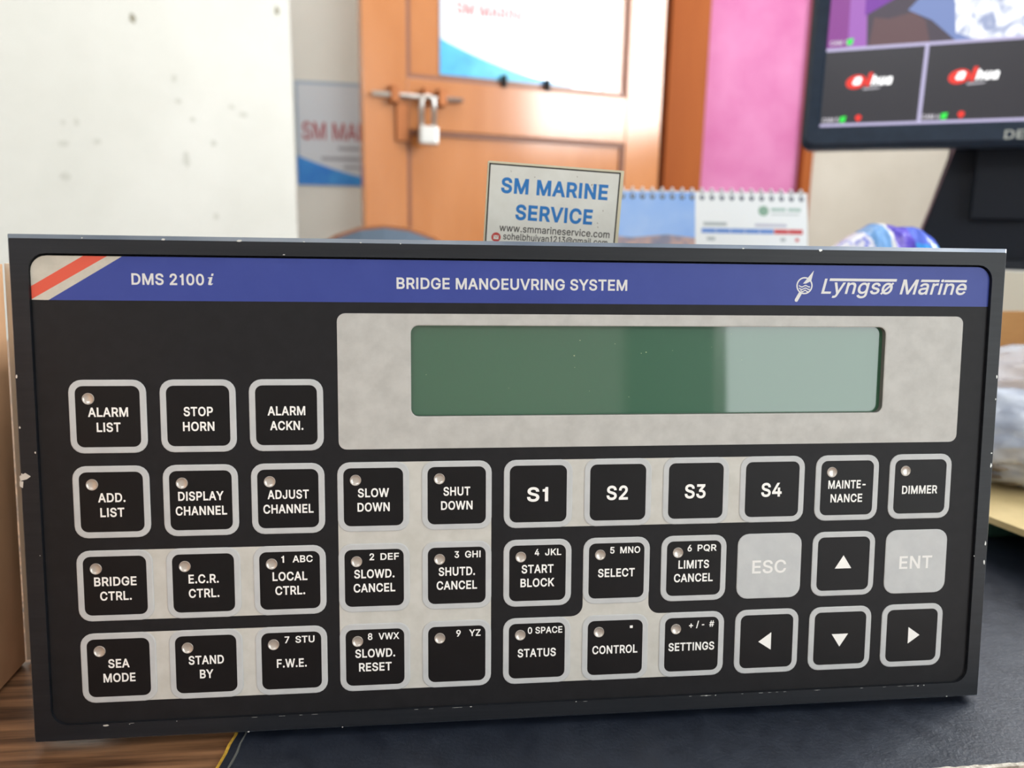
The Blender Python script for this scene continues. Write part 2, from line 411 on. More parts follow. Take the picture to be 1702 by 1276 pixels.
# posters
def swoosh(x0, x1, z0, h, n=14):                    # the blue wave in the lower corner
    pts = [(x0, z0)] + [(x1, z0)]
    for k in range(n, -1, -1):
        t = k / n; pts.append((x0 + (x1 - x0) * t, z0 + 0.006 + h * (1 - t) ** 1.8))
    return pts
M_post1 = mat('poster_paper', (222, 227, 236), 0.45); M_frameblue = mat('pale_blue_border', (178, 196, 216), 0.5)
M_redtxt = mat('dull_red_ink', (186, 74, 84), 0.6); M_greytxt = mat('grey_ink', (172, 174, 184), 0.6)
M_wave = mat('bright_blue_ink', (30, 122, 226), 0.5, rgb2=(70, 165, 240), nscale=8)
M_wave2 = mat('turquoise_ink', (60, 150, 220), 0.25, rgb2=(90, 190, 220), nscale=8)
M_gloss = mat('glossy_poster_paper', (232, 236, 238), 0.3, coat=1.0, coat_rough=0.12, coat_ior=1.95)
def poster(name, M, w, h, mp, mw, title_z, title_cap, title_x, title_w, lines, sw, sh, label):
    root = empty(name); root.matrix_world = M
    bm = bmesh.new(); box(bm, 0, w, -0.003, 0.0, 0, h); new_obj('sheet', bm, mp, root)
    bm = bmesh.new(); t = 0.007
    for a in ((0, t, 0, h), (w - t, w, 0, h), (t, w - t, h - t * 1.2, h)): box(bm, a[0], a[1], -0.0036, -0.0031, a[2], a[3])
    new_obj('border', bm, M_frameblue, root)
    bm = bmesh.new(); flat(bm, swoosh(0, sw, 0, sh), 0.0042); bm.transform(UP); new_obj('wave', bm, mw, root)
    bm = bmesh.new(); text(bm, 'SM MARINE SERVICE', title_x, title_z, title_w, title_cap, 0.0044, 0.012, align='l'); bm.transform(UP); new_obj('title', bm, M_redtxt, root)
    bm = bmesh.new()
    for x0, x1, z, hh in lines: flat(bm, [(x0, z), (x1, z), (x1, z + hh), (x0, z + hh)], 0.0044)
    bm.transform(UP); new_obj('small_print', bm, M_greytxt, root)
    tag(root, label, 'poster'); return root
poster('wall_poster', MW @ Matrix.Translation((0.006, -0.001, 0.245)), 0.52, 0.284, M_post1, M_wave, 0.150, 0.047, 0.017, 0.46,
       [(0.115, 0.285, 0.100, 0.008), (0.068, 0.33, 0.070, 0.009), (0.130, 0.27, 0.048, 0.007)], 0.34, 0.075,
       'white poster with red heading and blue wave, on the grey wall left of the door')
poster('door_poster', MD @ Matrix.Translation((0.072, 0.0135, 0.532)), 0.50, 0.36, M_gloss, M_wave2, 0.172, 0.030, 0.045, 0.37,
       [(0.12, 0.34, 0.125, 0.005)], 0.40, 0.085, 'glossy white poster with turquoise corner, on the upper panel of the wooden door')

# ------------------------------------------------------------------ desk, mat
DZ = -0.0024
desk = empty('desk', (0, 0, FZ))
bm = bmesh.new(); box(bm, -0.75, 1.15, -0.16, 0.80, DZ - 0.03 - FZ, DZ - FZ, bev=0.002); new_obj('desk_top', bm, M_wood, desk)
for x0, x1 in ((-0.72, -0.69), (1.09, 1.12)):
    bm = bmesh.new(); box(bm, x0, x1, -0.12, 0.76, 0, DZ - 0.03 - FZ); new_obj('side_panel', bm, M_woodedge, desk)
bm = bmesh.new(); box(bm, -0.69, 1.09, 0.70, 0.72, 0.2, DZ - 0.03 - FZ); new_obj('back_panel', bm, M_woodedge, desk)
tag(desk, 'dark brown wood veneer desk under the control panel', 'desk')

dm = empty('desk_mat', (0, 0, DZ))
def mat_left(y, off=0.0): return -0.0901 + (-0.0014 / -0.0131) * y * 1.0 + off + 0.00035 * math.sin(y * 900) + 0.0002 * math.sin(y * 2300 + 1)
ys = [-0.0302 + k * 0.004 for k in range(0, 94)]
mt = 0.0016
bm = bmesh.new()
pl = [(mat_left(y, 0.0011), y) for y in ys]
prism(bm, [(0.74, ys[0]), (0.74, ys[-1])] + pl[::-1], 0.0, mt); 
rnd = random.Random(17)
for k in range(70):
    x, y = rnd.uniform(.06, .24), rnd.uniform(-.026, .07); l = rnd.uniform(.0004, .0016); a = rnd.uniform(-.7, .2)
    dx, dy = l * math.cos(a), l * math.sin(a); t = .00008
    flat(bm, [(x - dx, y - dy), (x, y - t), (x + dx, y + dy), (x, y + t)], mt + .00003, 1)
new_obj('leatherette_sheet', bm, [M_mat, mat('pale_scratch', (92, 100, 114), 0.5)], dm)
bm = bmesh.new()                                      # yellow lining along the torn left edge
a = [(mat_left(y), y) for y in ys]; b = [(mat_left(y, 0.0010), y) for y in ys]
prism(bm, b + a[::-1], 0.0, mt * 0.8); tag(new_obj('torn_lining', bm, M_yellow, dm), 'yellow frayed lining')
bm = bmesh.new()                                      # worn stitching line just inside the edge
a = [(mat_left(y, 0.0032 + 0.0003 * math.sin(y * 1700)), y) for y in ys]; b = [(mat_left(y, 0.0039 + 0.0003 * math.sin(y * 2900)), y) for y in ys]
prism(bm, b + a[::-1], mt, mt + 0.00015); tag(new_obj('worn_crease', bm, mat('grey_worn_crease', (96, 100, 98), 0.8), dm), 'grey worn crease')
bm = bmesh.new()
xs = [-0.08 + k * 0.0021 for k in range(0, 390)]
rnd = random.Random(3)
a = [(x, -0.0302 - 0.0006 + rnd.uniform(-0.0003, 0.0004)) for x in xs]; b = [(x, -0.0293 + rnd.uniform(-0.0004, 0.0003)) for x in xs]
prism(bm, a + b[::-1], 0.0002, mt + 0.0003); tag(new_obj('frayed_front_edge', bm, M_fray, dm), 'whitish frayed front edge')
tag(dm, 'dark navy leatherette desk mat with torn yellow edge, under the panel', 'desk mat')

# ------------------------------------------------------------------ control panel (drawn in millimetres)
S = 0.001
CY = 71.5
panel = empty('control_panel', (0, 0, 0), (R(90 - 6.1), 0, 0))
def Y(y): return y + CY
CF = (-32.8, 53.3)                                    # foot of the sight line, used only to keep raised rims true to the measured face plane
def lift(p, h): k = 1 - h / 226.0; return (CF[0] + (p[0] - CF[0]) * k, Y(CF[1] + (p[1] - CF[1]) * k))
BZ = 0.7
def rect_n(x0, x1, y0, y1, r): return [lift(p, BZ) for p in rr(x0, x1, y0, y1, r, 5)]
bm = bmesh.new()
loft(bm, [(rect_n(-144.4, 144.5, -70.9, 72.3, 0.3), -6.0), (rect_n(-144.4, 144.5, -70.9, 72.3, 0.3), BZ - 1.1), (rect_n(-143.7, 143.6, -70.1, 71.1, 0.3), BZ),
          (rect_n(-139.2, 139.6, -65.7, 67.2, 4.6), BZ), (rect_n(-139.1, 139.5, -65.6, 67.1, 4.6), -2.6)], 0, False, False, S)
bm.faces.ensure_lookup_table()
for f in bm.faces:
    zs = [v.co.z for v in f.verts]
    if max(zs) > (BZ - .01) * S and (BZ - 1.2) * S < min(zs) < (BZ - .9) * S and min(abs(v.co.x) for v in f.verts) > 0 and any(v.co.y > .14 * 1.0 or v.co.y < .002 or abs(v.co.x) > .1425 for v in f.verts): f.material_index = 3
loft(bm, [(rect_n(-139.1, 139.5, -65.6, 67.1, 4.6), -2.6), (rect_n(-130, 130, -60, 60, 4.6), -2.6)], 2, False, True, S)
loft(bm, [(rect_n(-144.4, 144.5, -70.9, 72.3, 0.3), -6.0), (rect_n(-120, 120, -60, 60, 0.3), -6.0)], 0, False, True, S)
rnd = random.Random(11)
def chip_or_glint(x, y, w, h, z=BZ + 0.02):                     # bare spots where the paint has gone, and painted edge glints
    n = 7; flat(bm, [lift((x + w * math.cos(2 * math.pi * k / n) * rnd.uniform(.5, 1), y + h * math.sin(2 * math.pi * k / n) * rnd.uniform(.5, 1)), z) for k in range(n)], z, 1, S)
for x, y, w_, h_ in ((-104, 71.3, .7, .35), (-84, 71.2, 1.0, .4), (-125, 71.4, .3, .2), (-66.5, 71.2, .4, .2), (-51, 71.2, .4, .25), (-40, 71.1, .25, .2), (-72, 67.6, .5, .15),
                  (84, 71.0, .9, .5), (60, 71.2, .5, .2), (-124.5, -66.3, 1.1, .45), (-118, -66.2, .25, .15), (-105, -66, .2, .15), (-85, -70.3, .4, .25), (-58, -70.3, .3, .2),
                  (-20, -65.9, .6, .2), (12, -65.9, .25, .2), (53, -66.0, .7, .2), (56, -66, .3, .2), (123, -66.1, .35, .25), (125, -66.0, .3, .2), (133, -70.1, .3, .2),
                  (-143.5, 34, .3, .6), (-143.4, 20, .3, .5), (-139.7, 13, .25, .4), (-143.5, 7, .25, .4), (-139.9, -16, .2, .2), (143.2, 33, .25, .8), (143.3, 26, .2, .5), (143.1, 9, .4, .3), (143.2, 5, .35, .9), (143, -20, .3, 1.0), (143, -26, .35, 1.2), (139.4, -24, .2, .2)):
    chip_or_glint(x, y, w_, h_)
for k in range(26):                                    # painted hairline glints, the recess's bottom edge catching light
    x = rnd.uniform(-120, 125); chip_or_glint(x, -65.95, rnd.uniform(.3, 1.6), 0.06)
# the gouge on the left edge
for p in ([(-144.2, 6.5), (-142.6, 7.4), (-141.2, 6.4), (-142.3, 5.6), (-144.0, 5.2)], [(-144.2, 5.2), (-143.2, 5.0), (-143.4, 3.2), (-144.2, 3.6)]):
    flat(bm, [lift(q, BZ + .03) for q in p], BZ + 0.03, 1, S)
bez = new_obj('bezel', bm, [M_bezel, M_chip_glint, M_gap, M_cham], panel)
# housing behind the flange and the clip on its side
bm = bmesh.new(); box(bm, -.136, .136, (Y(-58)) * S, (Y(52)) * S, -.105, -.0062, bev=.0015); new_obj('housing', bm, M_housing, panel)
bm = bmesh.new(); box(bm, -.1470, -.136, (Y(40)) * S, (Y(48.5)) * S, -.014, -.0065, bev=.0006); new_obj('mounting_clip', bm, M_housing, panel)

FZ_ = -0.25                                            # face of the overlay
bm = bmesh.new()
A = [(x, Y(y)) for x, y in rr(-138.7, 138.9, -65.3, 66.6, 4.2, 6)]
HOLE = [(x, Y(y)) for x, y in rr(-37.3, 106.0, 22.1, 48.2, 2.2, 6)]
loft(bm, [(A, -2.4), (A, FZ_), (HOLE, FZ_)], 0, False, False, S)
face = new_obj('faceplate', bm, M_face, panel)

# header band
def clip_top(x): return Y(66.6)
bm = bmesh.new()
arcL = [p for p in rr(-138.7, 138.9, -65.3, 66.6, 4.2, 6)]
arcR = arcL[0:7]; arcLft = arcL[7:14]
zb = FZ_ + 0.02
flat(bm, [(x, Y(y)) for x, y in [(138.9, 54.6)] + arcR + [(-115.0, 66.6), (-134.4, 54.7)]], zb, 0, S)
flat(bm, [(x, Y(y)) for x, y in [(-115.0, 66.6), (-118.9, 66.6), (-138.7, 54.9), (-138.7, 54.75), (-134.4, 54.7)]], zb, 1, S)
flat(bm, [(x, Y(y)) for x, y in [(-118.9, 66.6), (-125.1, 66.6), (-138.7, 58.4), (-138.7, 54.9)]], zb, 2, S)
flat(bm, [(x, Y(y)) for x, y in [(-125.1, 66.6)] + arcLft + [(-138.7, 58.4)]], zb, 1, S)
band = new_obj('header_band', bm, [M_blue, M_cream_print, M_red], panel)
tag(band, 'blue header band with red and cream stripes')
zt = zb + 0.02
bm = bmesh.new(); text(bm, 'DMS 2100', -103.2, Y(60.55), 19.1, 3.1, zt, 0.028, S=S)
for pts in ([(-92.6, 59.15), (-91.75, 59.05), (-91.25, 59.5), (-91.45, 59.55), (-91.75, 59.45), (-91.8, 59.6), (-91.35, 61.3), (-92.6, 61.15), (-92.65, 60.95), (-92.2, 60.9), (-92.55, 59.6)],
            [(-91.75, 61.6), (-91.2, 61.6), (-91.05, 62.2), (-91.6, 62.25)]): flat(bm, [(x, Y(y)) for x, y in pts], zt, 0, S)
new_obj('lettering', bm, M_silver, band)
bm = bmesh.new(); text(bm, 'BRIDGE MANOEUVRING SYSTEM', -7.9, Y(60.1), 66.6, 3.2, zt, 0.028, S=S); new_obj('lettering', bm, M_silver, band)
# maker's emblem and name
bm = bmesh.new()
ec = (79.5, Y(60.5))
def ring2(bm, c, r0, r1, z, n=32):
    a = [bm.verts.new(((c[0] + r0 * math.cos(2 * math.pi * k / n)) * S, (c[1] + r0 * math.sin(2 * math.pi * k / n)) * S, z * S)) for k in range(n)]
    b = [bm.verts.new(((c[0] + r1 * math.cos(2 * math.pi * k / n)) * S, (c[1] + r1 * math.sin(2 * math.pi * k / n)) * S, z * S)) for k in range(n)]
    for k in range(n): bm.faces.new((a[k], a[(k + 1) % n], b[(k + 1) % n], b[k]))
ring2(bm, ec, 2.12, 2.55, zt)
flat(bm, [(82.25, Y(65.0)), (81.55, Y(61.9)), (79.9, Y(61.1)), (79.0, Y(61.1)), (80.4, Y(62.75))], zt + .004, 0, S)
hd = [(78.75, 58.05), (77.55, 55.85), (77.2, 55.65), (76.75, 55.8), (76.6, 56.15), (76.7, 56.5), (77.85, 58.55)]
flat(bm, [(x, Y(y)) for x, y in hd], zt + .002, 0, S)
for yy, hw in ((60.35, 1.75), (59.6, 1.7), (58.95, 1.2)):
    up = [(ec[0] - hw + 2 * hw * t / 10, Y(yy + 0.22 * math.sin(t / 10 * 2 * math.pi * 1.5 + 2.2) + 0.15)) for t in range(11)]
    dn = [(x, y - 0.36) for x, y in up]
    flat(bm, up + dn[::-1], zt + .003, 0, S)
new_obj('emblem', bm, M_silver, band)
bm = bmesh.new()
text(bm, 'Lyngsø', 84.8, Y(60.4), 23.1, 4.5, zt, 0.016, shear=0.22, align='l', S=S)
text(bm, 'Marine', 109.8, Y(60.4), 21.7, 4.5, zt, 0.016, shear=0.22, align='l', S=S)
for x0, x1, y0, y1 in ((87.4, 108.8, 61.95, 62.75), (116.6, 122.6, 61.95, 62.65), (124.2, 131.5, 61.95, 62.65)):
    flat(bm, [(x0 - .15, Y(y0)), (x1 - .2, Y(y0)), (x1, Y(y1)), (x0 + .05, Y(y1))], zt + .003, 0, S)
new_obj('brand_lettering', bm, M_silver, band)

# display: silver surround with the sunken liquid-crystal window
hole = rr(-37.6, 106.3, 21.85, 48.45, 2.4, 5); outer = rr(-57.9, 130.9, 12.75, 51.55, 2.3, 5)
yy = lambda L: [(x, Y(y)) for x, y in L]
hole2 = rr(-37.3, 106.0, 22.1, 48.2, 2.2, 5)
bm = bmesh.new()
loft(bm, [(yy(outer), FZ_), (yy(outer), 0.0), (yy(hole), 0.0), (yy(hole2), -0.14)], 0, False, False, S)
loft(bm, [(yy(hole2), -0.14), (yy(hole2), -2.2)], 1, False, False, S)
disp = new_obj('display_surround', bm, [M_plate, mat('window_edge', (120, 118, 116), 0.6)], panel)
tag(disp, 'silver display surround')
bm = bmesh.new(); flat(bm, yy(rr(-37.3, 106.0, 22.1, 48.2, 2.2, 5)), -1.9, 0, S)
for x, y, r_ in ((10.3, 39.5, .3), (22.5, 43, .15), (32, 40.5, .3), (30.5, 40.2, .2), (27, 27.2, .15), (58, 46, .12), (61.5, 38.2, .12), (-9, 30, .12), (-33, 34, .15), (12, 44, .2), (10.5, 36, .12), (40, 41, .12), (52, 42, .12), (15, 29, .1)):   # dust specks
    flat(bm, [(x + r_ * math.cos(R(a)) * rnd.uniform(.5, 1), Y(y + r_ * math.sin(R(a)) * rnd.uniform(.5, 1))) for a in range(0, 360, 60)], -1.88, 1, S)
lcd = new_obj('liquid_crystal_window', bm, [M_lcd, mat('dust', (150, 170, 130), 0.8)], disp); tag(lcd, 'green liquid-crystal window')

# silver fields printed behind the keys
K = 24.0
def kx(c): return (c - 5.01) * K
def ky(r): return -(r - 0.95) * K
H = 10.15
def field(pts, z):
    bm = bmesh.new(); flat(bm, [(x, Y(y)) for x, y in pts], z, 0, S); return new_obj('silver_field', bm, M_block, face)
zf = FZ_ + 0.02
field([(kx(0), ky(2) - H), (kx(2), ky(2) - H), (kx(2), ky(2) + H), (kx(0), ky(2) + H)], zf)
field([(kx(0), ky(3) - H), (kx(2), ky(3) - H), (kx(2), ky(3) + H), (kx(0), ky(3) + H)], zf)
field([(kx(3) - H, ky(3) + 6), (kx(3) - H + 6, ky(3) - H), (kx(4) + H - 6, ky(3) - H), (kx(4) + H, ky(3) + 6), (kx(4) + H, ky(1) - 6), (kx(4) + H - 6, ky(1) + H), (kx(3) - H + 6, ky(1) + H), (kx(3) - H, ky(1) - 6)], zf)
field([(kx(5), ky(1) - H), (kx(8), ky(1) - H), (kx(8), ky(1) + H), (kx(5), ky(1) + H)], zf)
fr = 3.4
top3 = ky(3) + H
fil = lambda cx, a0, a1: [(cx + fr * math.cos(R(a0 + (a1 - a0) * k / 6)), top3 + fr + fr * math.sin(R(a0 + (a1 - a0) * k / 6))) for k in range(7)]
field([(kx(5), ky(3) - H), (kx(7), ky(3) - H), (kx(7), top3)] + fil(kx(6) + H + fr, 270, 180) + [(kx(6) + H, ky(2) - 5), (kx(6) - H, ky(2) - 5)] + fil(kx(6) - H - fr, 0, -90) + [(kx(5), top3)], zf)

# keys
ko, ki = 10.2, 8.5
bm = bmesh.new()
o1 = rr(-ko, ko, -ko, ko, 3.5, 5); o2 = rr(-ko + .25, ko - .25, -ko + .25, ko - .25, 3.3, 5); i1 = rr(-ki, ki, -ki, ki, 2.0, 5)
loft(bm, [(o1, FZ_), (o1, -0.06), (o2, 0.04), (i1, 0.04)], 0, False, False, S)
bord_bm = bm
def mesh_of(bm, name, mats, smooth=False):
    o = new_obj(name, bm, mats, None, smooth); me = o.data; bpy.data.objects.remove(o); return me
BORDER = mesh_of(bord_bm, 'key_border', M_grey)
i2 = rr(-ki + .15, ki - .15, -ki + .15, ki - .15, 1.9, 5)
bm = bmesh.new(); loft(bm, [(i1, 0.04), (i2, 0.0)], 0, False, True, S); CAPM = mesh_of(bm, 'key', M_key)
bm = bmesh.new(); loft(bm, [(i1, 0.04), (i2, 0.0)], 0, False, False, S)     # the same with a round well for the lamp
es = []
for L_ in (i2, [(-5.05 + 1.5 * math.cos(R(a)), 5.0 + 1.5 * math.sin(R(a))) for a in range(0, 360, 15)]):
    v_ = [bm.verts.new((x * S, y * S, 0)) for x, y in L_]; es += [bm.edges.new((v_[i - 1], v_[i])) for i in range(len(v_))]
bmesh.ops.triangle_fill(bm, use_beauty=True, use_dissolve=False, edges=es); CAPL = mesh_of(bm, 'key', M_key)
bm = bmesh.new(); loft(bm, [(o1, FZ_), (o1, -0.06), (o2, 0.04)], 0, False, True, S); CAPG = mesh_of(bm, 'key', M_grey)
bm = bmesh.new()
lathe(bm, [(1.60, 0.0), (1.58, 0.20), (1.50, 0.24)] + [(1.5 * math.cos(R(a)), 0.24 - 0.47 * math.sin(R(a))) for a in (10, 22, 35, 48, 62, 76)] + [(0, -0.23)], 28, 0, (0, 0), S)
LAMP = mesh_of(bm, 'indicator_lamp', M_lamp, True)
def T2(a, wa, b, wb): return [(a, 0, 1.25, wa), (b, 0, -2.95, wb)]
KEYS = [
 (0, 0, 1, T2('ALARM', 10.6, 'LIST', 6.3), None), (1, 0, 0, T2('STOP', 7.9, 'HORN', 8.5), None), (2, 0, 0, T2('ALARM', 10.4, 'ACKN.', 9.2), None),
 (0, 1, 1, T2('ADD.', 7.3, 'LIST', 6.4), None), (1, 1, 1, T2('DISPLAY', 12.4, 'CHANNEL', 14.0), None), (2, 1, 1, T2('ADJUST', 11.5, 'CHANNEL', 14.0), None),
 (3, 1, 1, T2('SLOW', 8.9, 'DOWN', 9.2), None), (4, 1, 1, T2('SHUT', 7.8, 'DOWN', 9.2), None),
 (5, 1, 0, 'S1', None), (6, 1, 0, 'S2', None), (7, 1, 0, 'S3', None), (8, 1, 0, 'S4', None),
 (9, 1, 1, [('MAINTE-', 0, 1.1, 12.1), ('NANCE', 0, -3.2, 10.3)], None), (10, 1, 1, [('DIMMER', 0, -1.0, 11.7)], None),
 (0, 2, 1, T2('BRIDGE', 11.4, 'CTRL.', 8.5), None), (1, 2, 1, T2('E.C.R.', 8.3, 'CTRL.', 8.4), None), (2, 2, 1, T2('LOCAL', 9.8, 'CTRL.', 8.4), ('1', -2.3, 'ABC', 0.8, 6.5)),
 (3, 2, 1, T2('SLOWD.', 11.6, 'CANCEL', 12.0), ('2', -1.35, 'DEF', 1.8, 7.15)), (4, 2, 1, T2('SHUTD.', 10.7, 'CANCEL', 11.9), ('3', -0.7, 'GHI', 2.4, 7.0)),
 (5, 2, 1, T2('START', 9.6, 'BLOCK', 10.2), ('4', -0.9, 'JKL', 2.2, 7.1)), (6, 2, 1, [('SELECT', 0, -0.65, 11.3)], ('5', -2.05, 'MNO', 1.05, 7.2)),
 (7, 2, 1, T2('LIMITS', 9.6, 'CANCEL', 12.2), ('6', -2.1, 'PQR', 1.05, 7.05)),
 (8, 2, 0, 'ESC', None), (9, 2, 0, 'up', None), (10, 2, 0, 'ENT', None),
 (0, 3, 1, T2('SEA', 5.8, 'MODE', 8.7), None), (1, 3, 1, T2('STAND', 9.8, 'BY', 3.8), None), (2, 3, 1, [('F.W.E.', 0, -0.75, 8.5)], ('7', -1.9, 'STU', 1.15, 6.6)),
 (3, 3, 1, T2('SLOWD.', 11.6, 'RESET', 9.5), ('8', -2.1, 'VWX', 1.0, 7.05)), (4, 3, 1, [], ('9', -0.2, 'YZ', 3.6, 7.05)),
 (5, 3, 1, [('STATUS', 0, -0.65, 11.6)], ('0', -2.8, 'SPACE', -0.5, 7.7)), (6, 3, 1, [('CONTROL', 0, -0.65, 14.0)], 'dot'),
 (7, 3, 1, [('SETTINGS', 0, -0.7, 14.5)], 'signs'), (8, 3, 0, 'left', None), (9, 3, 0, 'down', None), (10, 3, 0, 'right', None)]
for c, r, lamp, txt, small in KEYS:
    grey = txt in ('ESC', 'ENT')
    k = link('key', CAPG if grey else CAPL if lamp else CAPM, panel, (kx(c) * S, Y(ky(r)) * S, 0))
    if not grey: link('key_border', BORDER, k)
    if lamp: link('indicator_lamp', LAMP, k, (-5.05 * S, 5.0 * S, 0.0))
    bm = bmesh.new(); z = 0.03
    what = txt
    if isinstance(txt, str):
        if txt in ('up', 'down', 'left', 'right'):
            tri = {'up': [(-2.7, -1.5), (2.7, -1.5), (0, 2.7)], 'down': [(-2.7, 1.4), (0, -2.75), (2.7, 1.4)], 'left': [(-2.6, -.1), (1.5, -2.8), (1.5, 2.8)], 'right': [(-1.15, -2.7), (2.7, 0), (-1.15, 2.7)]}[txt]
            flat(bm, tri, z, 0, S); what = txt + ' arrow'
        elif grey: text(bm, txt, 0, -0.2, 10.9, 4.1, z + .04, 0.022, S=S)
        else: text(bm, txt, -0.2, -0.15, 6.5 if txt != 'S1' else 6.3, 4.3, z, 0.032, S=S)
    else:
        for s, x, y, wd in txt: text(bm, s, x, y, wd, 2.6, z, 0.030, S=S)
        what = ' '.join(t[0] for t in txt)
        if small == 'dot': flat(bm, [(4.5, 5.9), (5.4, 5.9), (5.4, 6.7), (4.5, 6.7)], z, 0, S)
        elif small == 'signs':
            text(bm, '+', -0.3, 6.1, 1.25, 2.0, z, 0.03, S=S); text(bm, '/', 1.75, 6.3, 0.95, 2.0, z, 0.03, S=S); text(bm, '-', 3.5, 6.2, 0.75, 2.0, z, 0.03, S=S); text(bm, '#', 6.25, 6.3, 1.6, 2.0, z, 0.02, S=S)
        elif small:
            n_, xn, l_, xl, xr_ = small
            text(bm, n_, xn, 6.3, 0.75 if n_ == '1' else 1.35, 2.05, z, 0.03, S=S, align='l'); text(bm, l_, (xl + xr_) / 2, 6.3, xr_ - xl, 2.05, z, 0.028, S=S)
            what = (what + ' ' + n_ + ' ' + l_).strip()
    new_obj('lettering', bm, M_esc if grey else M_white, k)
    if grey: k['label'] = 'plain silver key marked ' + txt
    else: k['label'] = 'black key marked ' + (what if what else '9 YZ')
tag(panel, 'black ship control panel with silver-edged keys and green display, leaning back on the desk', 'control panel')

# ------------------------------------------------------------------ name card behind the panel (millimetres, origin at its top-left corner)
cardr = empty('label_card'); cardr.matrix_world = Matrix.Translation((-0.01130, 0.0699, 0.1690)) @ Matrix.Rotation(R(2.75), 4, 'Y') @ UP
bm = bmesh.new(); CW, CH = 48.1, 46.0
loft(bm, [(rr(0, CW, -CH, 0, .3, 2), -3.0), (rr(0, CW, -CH, 0, .3, 2), 0.0)], 0, True, True, S); new_obj('board', bm, M_cardedge, cardr)
bm = bmesh.new(); flat(bm, [(0.35, -CH + .3), (CW - 1.2, -CH + .3), (CW - 1.2, -0.85), (0.35, -0.85)], 0.03, 0, S)
prt = new_obj('printed_face', bm, M_label, cardr)
bm = bmesh.new()
for x0, x1, y0, y1 in ((0.35, 0.85, -CH + .3, -0.85), (CW - 1.65, CW - 1.15, -CH + .3, -0.85), (0.35, CW - 1.15, -1.2, -0.7)):
    flat(bm, [(x0, y0), (x1, y0), (x1, y1), (x0, y1)], 0.05, 0, S)
new_obj('border_line', bm, M_ink, prt)
bm = bmesh.new(); text(bm, 'SM MARINE', 23.9, -7.85, 38.0, 5.3, 0.06, 0.042, S=S); text(bm, 'SERVICE', 24.3, -16.7, 27.6, 5.3, 0.06, 0.042, S=S); new_obj('heading', bm, M_cyan, prt)
bm = bmesh.new(); text(bm, 'www.smmarineservice.com', 25.0, -22.35, 39.6, 2.45, 0.06, 0.014, S=S); text(bm, 'sohelbhuiyan1213@gmail.com', 25.5, -25.25, 37.6, 2.3, 0.06, 0.014, S=S); new_obj('address_lines', bm, M_ink, prt)
bm = bmesh.new(); flat(bm, [(4.2 + 1.65 * math.cos(R(a)), -25.8 + 1.65 * math.sin(R(a))) for a in range(0, 360, 12)], 0.06, 0, S)
flat(bm, [(3.3, -26.5), (5.1, -26.5), (5.1, -25.1), (3.3, -25.1)], 0.075, 1, S)
flat(bm, [(3.35, -25.15), (4.2, -26.0), (5.05, -25.15), (4.9, -25.15), (4.2, -25.8), (3.5, -25.15)], 0.09, 0, S)
new_obj('mail_icon', bm, [M_icon, M_label], prt)
bm = bmesh.new()                                       # scuffs
rnd = random.Random(5)
for x, y, l, a in ((36.9, -5.6, 1.0, 60), (37.4, -6.6, .8, 110), (38.9, -4.9, 1.3, 140), (39.3, -5.5, .9, 120), (41.7, -14.2, .7, 95), (40.1, -18.6, .7, 95), (40.3, -20, .5, 85), (8.1, -3, .9, 120), (31.5, -3.2, .6, 100), (16.5, -4.4, .5, 80)):
    dx, dy = l * math.cos(R(a)) / 2, l * math.sin(R(a)) / 2
    flat(bm, [(x - dx, y - dy), (x + .12, y - .1), (x + dx, y + dy), (x - .15, y + .1)], 0.085, 0, S)
new_obj('scuff_marks', bm, mat('brown_scuff', (120, 100, 84), 0.8), prt)
tag(cardr, 'small white card with blue heading, standing tilted behind the control panel', 'sign')

# ------------------------------------------------------------------ brown box at the left
bb = empty('brown_box', (-0.1694, 0.0498, DZ))
M_bb = mat('bronze_brown_card', (220, 176, 136), 0.5, rgb2=(194, 148, 110), nscale=14, ndetail=6, stretch=(1, 1, 0.5), bump=0.02)
bm = bmesh.new(); hz = 0.1365
r1 = [(-0.14, 0.0), (0.0, 0.0), (0.0015, -0.14), (-0.14, -0.14)]; r2 = [(-0.135, 0.0), (0.0068, 0.0), (0.0075, -0.14), (-0.135, -0.14)]
loft(bm, [(r1, 0.0), (r2, hz)], 0, True, True)
bmesh.ops.bevel(bm, geom=bm.edges[:], offset=0.0012, segments=2, affect='EDGES'); new_obj('carton', bm, M_bb, bb)
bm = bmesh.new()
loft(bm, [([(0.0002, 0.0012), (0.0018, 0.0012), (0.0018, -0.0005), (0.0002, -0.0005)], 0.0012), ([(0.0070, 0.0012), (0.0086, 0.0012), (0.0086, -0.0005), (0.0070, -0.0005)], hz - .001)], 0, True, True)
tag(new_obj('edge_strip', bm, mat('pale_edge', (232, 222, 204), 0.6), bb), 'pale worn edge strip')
tag(bb, 'brown box standing on the wood desk at the left end of the panel', 'box')

# ------------------------------------------------------------------ monitor
MM = frame((0.3230, 0.5383, 0.0), 121)
mon = empty('monitor'); mon.matrix_world = MM @ Matrix.Translation((0.183, 0.06, 0.1130))
Z0 = 0.1130
def mloc(s, z): return (s - 0.183, z - Z0)
M_mb = mat('black_monitor_plastic', (32, 46, 64), 0.45, rgb2=(38, 53, 72), nscale=80, spec=0.25)
M_stand = mat('black_stand_plastic', (20, 27, 38), 0.45, spec=0.25)
def uz(pts): return [mloc(*p) for p in pts]
bx0, bx1, bz0, bz1 = 0.0, 0.366, 0.2215, 0.530
sx0, sx1, sz0, sz1 = 0.0155, 0.3505, 0.2425, 0.513
bm = bmesh.new()
oL = lambda d: [(x - 0.183, z - Z0) for x, z in rr(bx0 + d, bx1 - d, bz0 + d, bz1 - d, 0.008, 4)]
iL = lambda d: [(x - 0.183, z - Z0) for x, z in rr(sx0 - d, sx1 + d, sz0 - d, sz1 + d, 0.001, 4)]
